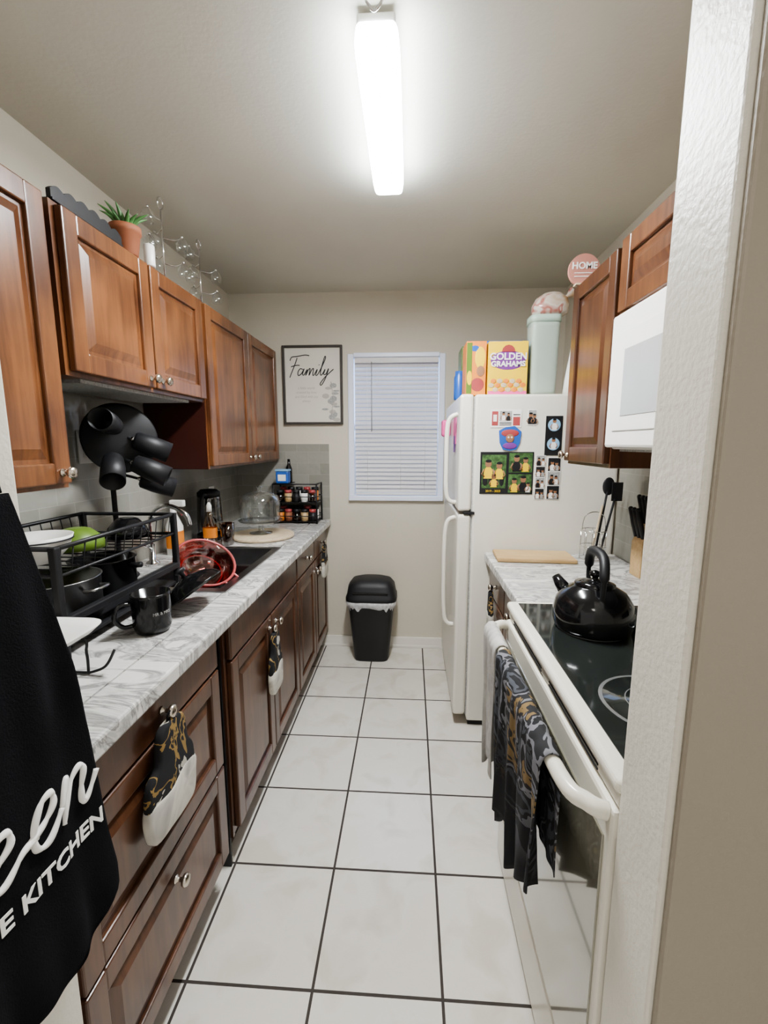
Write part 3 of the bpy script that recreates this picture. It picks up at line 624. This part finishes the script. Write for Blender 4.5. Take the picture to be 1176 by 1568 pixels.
b=B('serving_platter'); b.loft([(-.765,.815,Z+.092,.07,.075,5),(-.765,.815,Z+.096,.080,.085,5),(-.765,.815,Z+.112,.097,.095,5),(-.765,.815,Z+.114,.097,.095,5),(-.765,.815,Z+.10,.075,.08,5)],whiteP,48); b.done()
b=B('dish_rack'); xa,xb,ya,yb=-1.12,-.80,.93,1.44
for z in (1.165,1.10):
    b.tube([(xa,ya,z),(xb,ya,z),(xb,yb,z),(xa,yb,z)],.006 if z>1.12 else .004,blackM,8,True)
for i in range(13):
    y=ya+.02+i*(yb-ya-.04)/12; b.tube([(xa,y,1.165),(xa+.01,y,1.10),(xb-.01,y,1.10),(xb,y,1.165)],.002,blackM,5)
for (x,y) in ((xa,ya),(xb,ya),(xa,yb),(xb,yb)): b.box(x-.009,x+.009,y-.009,y+.009,Z+(.006 if y>1.4 else 0),1.17,blackM,.003)
b.box(xb-.010,xb+.010,ya,yb,.980,1.0,blackM,.003).box(xa-.008,xa+.008,ya,yb,.985,1.0,blackM,.003).box(xa,xb,ya-.005,ya+.005,.985,1.0,blackM)
b.box(xa,xb,ya,yb,.925,.935,blackM,.003); b.done()
def bowl(name,c,r,h,m,M=None,seg=36):
    b=B(name); pr=[(r*.35,0),(r*.5,.004),(r*.85,h*.5),(r,h),(r*.97,h),(r*.8,h*.5),(r*.45,.010),(0,.008)]
    if M is None: b.lathe(pr,m,c,seg)
    else: b.lathe(pr,m,M=M,seg=seg)
    return b
flip=lambda x,y,z,ax=0: Matrix.Translation((x,y,z))@Matrix.Rotation(pi+ax,4,'X')
bowl('lime_bowl',None,.075,.055,green,flip(-.95,1.19,1.105+.058)).done()
bowl('black_bowl',None,.065,.06,blackG,flip(-.90,1.345,1.105+.063)).done()
b=bowl('striped_bowl',(-.93,1.03,1.104),.08,.07,whiteP)
b.ring((-.93,1.03,1.165),.0785,.002,blackM); b.done()
b=B('stock_pot'); c=(-.95,1.09,.936); b.lathe([(.10,0),(.11,.006),(.11,.11),(.114,.112),(.105,.112),(.105,.01),(0,.008)],steel,c,40); b.tube(smoothpts([(c[0]+.108,c[1]-.03,c[2]+.085),(c[0]+.135,c[1]-.025,c[2]+.088),(c[0]+.135,c[1]+.025,c[2]+.088),(c[0]+.108,c[1]+.03,c[2]+.085)]),.005,steel); b.done()
b=B('sauce_pot'); c=(-.96,1.30,.936); b.lathe([(.08,0),(.09,.01),(.092,.11),(.095,.112),(.086,.112),(.085,.012),(0,.01)],blackG,c,40); b.tube([(c[0]+.09,c[1],c[2]+.09),(c[0]+.125,c[1]+.0,c[2]+.092)],.009,blackM); b.done()
b=B('pot_lid'); M=Matrix.Translation((-.685,1.285,.984))@Matrix.Rotation(math.radians(143),4,'Y')
b.lathe([(.0,-.012),(.03,-.010),(.065,.004),(.085,.022),(.094,.036),(.097,.038),(.094,.040),(.08,.027),(.05,.006),(0,-.004)],blackG,M=M,seg=40)
b.lathe([(.007,0),(.007,.016),(.017,.022),(.017,.030),(0,.034)],blackM,M=M@Matrix.Translation((0,0,-.010))@Matrix.Rotation(pi,4,'X'),seg=20); b.done()
# red glass bowl in the sink, resting on the mixing bowl
b=B('red_glass_bowl'); M=Matrix.Translation((-.775,1.575,.940))@Matrix.Rotation(math.radians(34),4,'Y')@Matrix.Rotation(math.radians(22),4,'X')@Matrix.Scale(.95,4)
pr=[(.03,-.055),(.065,-.05),(.10,-.005),(.112,.033),(.119,.035),(.119,.039),(.107,.037),(.093,0),(.055,-.042),(0,-.046)]
b.lathe(pr,glassR,M=M,seg=40)
b.tube([M@Vector((.115*cos(2*pi*i/40),.115*sin(2*pi*i/40),.037)) for i in range(40)],.005,red,8,True)
b.tube([M@Vector((.08*cos(2*pi*i/40),.08*sin(2*pi*i/40),-.02)) for i in range(40)],.0025,red,8,True)
b.tube(smoothpts([M@Vector(p) for p in ((.113,.03,.036),(.142,.022,.036),(.142,-.022,.036),(.113,-.03,.036))]),.0055,red,8); b.done()
bowl('mixing_bowl',(-.82,1.585,.736),.125,.115,blackG).done()
# mug tree
b=B('mug_tree'); c=(-1.085,1.56)
b.lathe([(.058,0),(.063,.006),(.058,.014),(.012,.018),(.009,.03),(.009,.60),(.014,.605),(0,.62)],blackM,(c[0],c[1],Z),32)
def cup(b,o,d,L=.115,r=.036):
    d=Vector(d).normalized(); u=d.orthogonal().normalized(); M=FR(u,d.cross(u),o)
    b.lathe([(r*.60,-.004),(r*.85,.002),(r,L*.4),(r*1.03,L),(r*.95,L),(r*.88,.012),(0,.01)],blackM,M=M,seg=28)
for (o,d) in (((-.965,1.525,1.415),(.75,.50,-.40)),((-.955,1.495,1.335),(.80,.30,-.42)),((-.985,1.43,1.35),(.35,-.60,-.50)),((-1.0,1.47,1.46),(.2,-.7,.12)),((-1.0,1.60,1.27),(.7,.5,-.3))):
    b.tube([(c[0],c[1],o[2]+.03),o],.005,blackM,6); cup(b,o,d)
    b.ball(Vector(o)-Vector(d).normalized()*.006,.009,chrome)
for i in range(3):
    M=Matrix.Translation((-1.035+i*.010,1.545-i*.012,1.425-.004*i))@FR((.80,.60,0),(0,0,1),(0,0,0))
    b.lathe([(0,0),(.113,.001),(.118,.005),(.113,.008),(0,.004)],blackM,M=M,seg=44)
b.done()
b=B('dish_soap_bottle'); c=(-.99,2.115,Z); b.loft([(c[0],c[1],Z,.03,.02,3),(c[0],c[1],Z+.10,.033,.022,3),(c[0],c[1],Z+.15,.014,.014,2),(c[0],c[1],Z+.17,.012,.012,2)],clear('soap_clear',(.9,.75,.5),.15),24); b.loft([(c[0],c[1],Z+.04,.0335,.0225,3),(c[0],c[1],Z+.09,.0345,.0235,3)],orange,24,caps=False); b.lathe([(.014,.17),(.012,.20),(.005,.215),(0,.216)],whiteP,c); b.done()
b=B('spray_bottle'); c=(-1.07,1.93,Z); b.loft([(c[0],c[1],Z,.036,.028,3),(c[0],c[1],Z+.13,.036,.028,3),(c[0],c[1],Z+.19,.014,.014,2),(c[0],c[1],Z+.22,.013,.013,2)],whiteP,24); b.box(c[0]-.012,c[0]+.055,c[1]-.012,c[1]+.012,Z+.22,Z+.25,whiteP,.005); b.tube([(c[0]+.02,c[1],Z+.22),(c[0]+.04,c[1],Z+.18)],.004,red); b.loft([(c[0],c[1],Z+.03,.0368,.0288,3),(c[0],c[1],Z+.11,.0368,.0288,3)],orange,24,caps=False); b.done()
b=B('brown_tumbler'); b.lathe([(.026,0),(.030,.004),(.036,.11),(.034,.11),(.027,.012),(0,.01)],glassB,(-.91,2.13,Z)); b.done()
b=B('electric_kettle'); c=(-1.055,2.26,Z); b.lathe([(.065,0),(.068,.01),(.066,.03),(.068,.03)],blackM,c); b.lathe([(.062,.03),(.064,.10),(.058,.22),(.056,.23)],glassD,c); b.lathe([(.058,.23),(.058,.25),(.04,.265),(0,.268)],blackM,c); b.tube(smoothpts([(c[0]+.01,c[1]-.055,Z+.24),(c[0]+.01,c[1]-.10,Z+.23),(c[0]+.01,c[1]-.105,Z+.10),(c[0]+.01,c[1]-.062,Z+.05)]),.010,blackM); b.done()
b=B('round_wood_board'); b.lathe([(.165,0),(.17,.004),(.17,.014),(.165,.018),(0,.018)],boardM2,(-.80,2.33,Z),56); b.done()
b=B('glass_cake_stand'); c=(-.81,2.34,Z+.019)
b.lathe([(.06,0),(.06,.004),(.015,.012),(.012,.05),(.02,.062),(.11,.066),(.118,.074),(.11,.07),(0,.07)],glassC,c,40)
b.lathe([(.10,.075),(.104,.08),(.106,.17),(.095,.205),(.05,.225),(.012,.23),(.010,.24),(.018,.255),(0,.262)],glassC,c,40,caps=False); b.done()
b=B('spice_rack'); x0,x1,y0,y1=-.86,-.585,2.74,2.90
for z in (Z+.012,Z+.135):
    b.box(x0,x1,y0,y1,z-.003,z,blackM,.001)
    b.tube([(x0,y0,z+.035),(x1,y0,z+.035),(x1,y1,z+.035),(x0,y1,z+.035)],.003,blackM,6,True)
for (x,y) in ((x0,y0),(x1,y0),(x0,y1),(x1,y1)): b.tube([(x,y,Z),(x,y,Z+.25)],.005,blackM)
b.tube([(x1,y0,Z+.25),(x1,y1,Z+.25)],.005,blackM); b.tube([(x0,y0,Z+.25),(x0,y1,Z+.25)],.005,blackM)
b.tube([(x0,y0,Z+.25),(x1,y0,Z+.25)],.004,blackM); b.box(x0,x0+.10,y0,y1,Z+.248,Z+.252,blackM); b.done()
b=B('spice_jars')
cols=[orange,terra,glassB,boardM,blackM,paper,glassB]
for lv,z in enumerate((Z+.0125,Z+.1355)):
    for i in range(5):
        for j in range(2):
            x=x0+.032+i*.052; y=y0+.04+j*.08; h=.075+.012*((i*3+j)%3)
            b.lathe([(.020,0),(.022,.004),(.022,h*.75)],cols[(i+j+lv*2)%7],(x,y,z),20); b.lathe([(.0225,h*.75),(.0225,h),(0,h+.001)],[blackM,red,blackM][(i+j)%3],(x,y,z),20)
b.done()
b=B('blue_container')
b.box(-.845,-.765,2.75,2.81,Z+.253,Z+.33,blue,.008).box(-.83,-.78,2.748,2.7505,Z+.27,Z+.31,paper); b.box(-.848,-.762,2.747,2.813,Z+.33,Z+.342,lblue,.003); b.done()
b=B('sauce_bottle'); b.lathe([(.018,0),(.02,.01),(.02,.09),(.009,.12),(.009,.15),(0,.151)],blackG,(-.785,2.85,Z+.253)); b.done()
for (y,z) in ((1.53,1.39),(2.51,1.10)):
    b=B('wall_outlet'); b.box(LX+.0085,LX+.014,y-.036,y+.036,z-.058,z+.058,whiteP,.003)
    for k in (-.024,.024): b.box(LX+.014,LX+.016,y-.016,y+.016,z+k-.014,z+k+.014,whiteP,.001); b.box(LX+.0155,LX+.0165,y-.007,y-.004,z+k-.006,z+k+.006,blackM); b.box(LX+.0155,LX+.0165,y+.004,y+.007,z+k-.006,z+k+.006,blackM)
    b.done()

# ------------------------------------------------------------ on top of left cabinets
T=1.9905
b=B('potted_aloe'); c=(-.905,1.47,T)
b.lathe([(.030,0),(.033,.003),(.042,.065),(.046,.067),(.046,.085),(.041,.085),(.040,.072),(0,.07)],terra,c)
for i in range(22):
    a=i*2.4; l=.045+.04*((i*7)%5)/5; s=.35+.65*(i/22)
    p0=Vector((c[0]+.01*cos(a),c[1]+.01*sin(a),T+.07)); p1=p0+Vector((cos(a)*l*.45*s,sin(a)*l*.45*s,l*.6)); p2=p0+Vector((cos(a)*l*1.1*s,sin(a)*l*1.1*s,l*.9))
    b.tube(smoothpts([p0,p1,p2],4),[.008,.008,.0075,.0068,.006,.005,.0035,.002,.0006],leafM,7)
b.done()
b=B('pillar_candle'); b.lathe([(.016,0),(.017,.003),(.017,.065),(.015,.068),(.004,.064),(.001,.076)],whiteP,(-.880,1.555,T)); b.done()
b=B('scalloped_black_tray'); 
pts=[(0,0)]+[(.27*i/60,.026+.010*abs(sin(i/60*pi*6))+.012*sin(pi*i/60)) for i in range(61)]+[(.27,0)]
b.prism(pts,-.006,.006,blackM,FR((0,1,0),(0,0,1),(-.885,1.135,T))); b.box(-.95,-.875,1.135,1.405,T,T+.006,blackM,.001); b.done()
for (x,y,H) in ((-.93,1.74,.315),(-.94,2.06,.305)):
    b=B('wine_glass_tree'); b.ring((x,y,T+.004),.05,.003,chrome); b.tube([(x-.05,y,T+.004),(x+.05,y,T+.004)],.0025,chrome)
    b.tube([(x,y,T+.004),(x,y,T+H-.045)],.0028,chrome); b.ring((x,y,T+H-.027),.019,.0025,chrome,'x',20)
    for i in range(6):
        a=i*pi/3*2.0+.4; zz=T+.08+.03*i; e=Vector((x+.065*cos(a),y+.075*sin(a),zz+.012))
        b.tube(smoothpts([(x,y,zz),(x+.04*cos(a),y+.04*sin(a),zz-.004),e]),.0018,chrome,6)
        b.lathe([(.004,0),(.014,-.006),(.022,-.022),(.022,-.038),(.018,-.05)],glassC,(e.x,e.y,e.z-.003),20,caps=False); b.ball((e.x,e.y,e.z),.005,chrome)
    b.done()

# ------------------------------------------------------------ lights / world / camera
def area(name,loc,rot,sx_,sy_,e,col):
    l=bpy.data.lights.new(name,'AREA'); l.shape='RECTANGLE'; l.size=sx_; l.size_y=sy_; l.energy=e; l.color=col
    o=bpy.data.objects.new(name,l); o.location=loc; o.rotation_euler=rot; scene.collection.objects.link(o)
area('daylight_outside_window',(-.09,3.5,1.9),(math.radians(-70),0,0),1.0,1.0,18,(.62,.76,1))
area('hallway_fill_light',(-.1,-.7,2.3),(0,0,0),.5,.5,7,(1,.94,.86))  # added fill light for the doorway wall; no visible lamp behind it
wd=bpy.data.worlds.new('world'); scene.world=wd; wd.use_nodes=True
bg=wd.node_tree.nodes['Background']; bg.inputs[0].default_value=(1.0,.97,.93,1); bg.inputs[1].default_value=.62
scene.view_settings.view_transform='AgX'
try: scene.view_settings.look='AgX - Medium High Contrast'
except Exception: pass
scene.view_settings.exposure=.48
cam=bpy.data.cameras.new('camera'); co=bpy.data.objects.new('camera',cam); scene.collection.objects.link(co)
cam.sensor_fit='HORIZONTAL'; cam.sensor_width=36; cam.lens=36*680/1176; cam.clip_start=.02
co.location=(0,0,1.4); co.rotation_euler=(math.radians(90-8.7),0,math.radians(3.36)); scene.camera=co
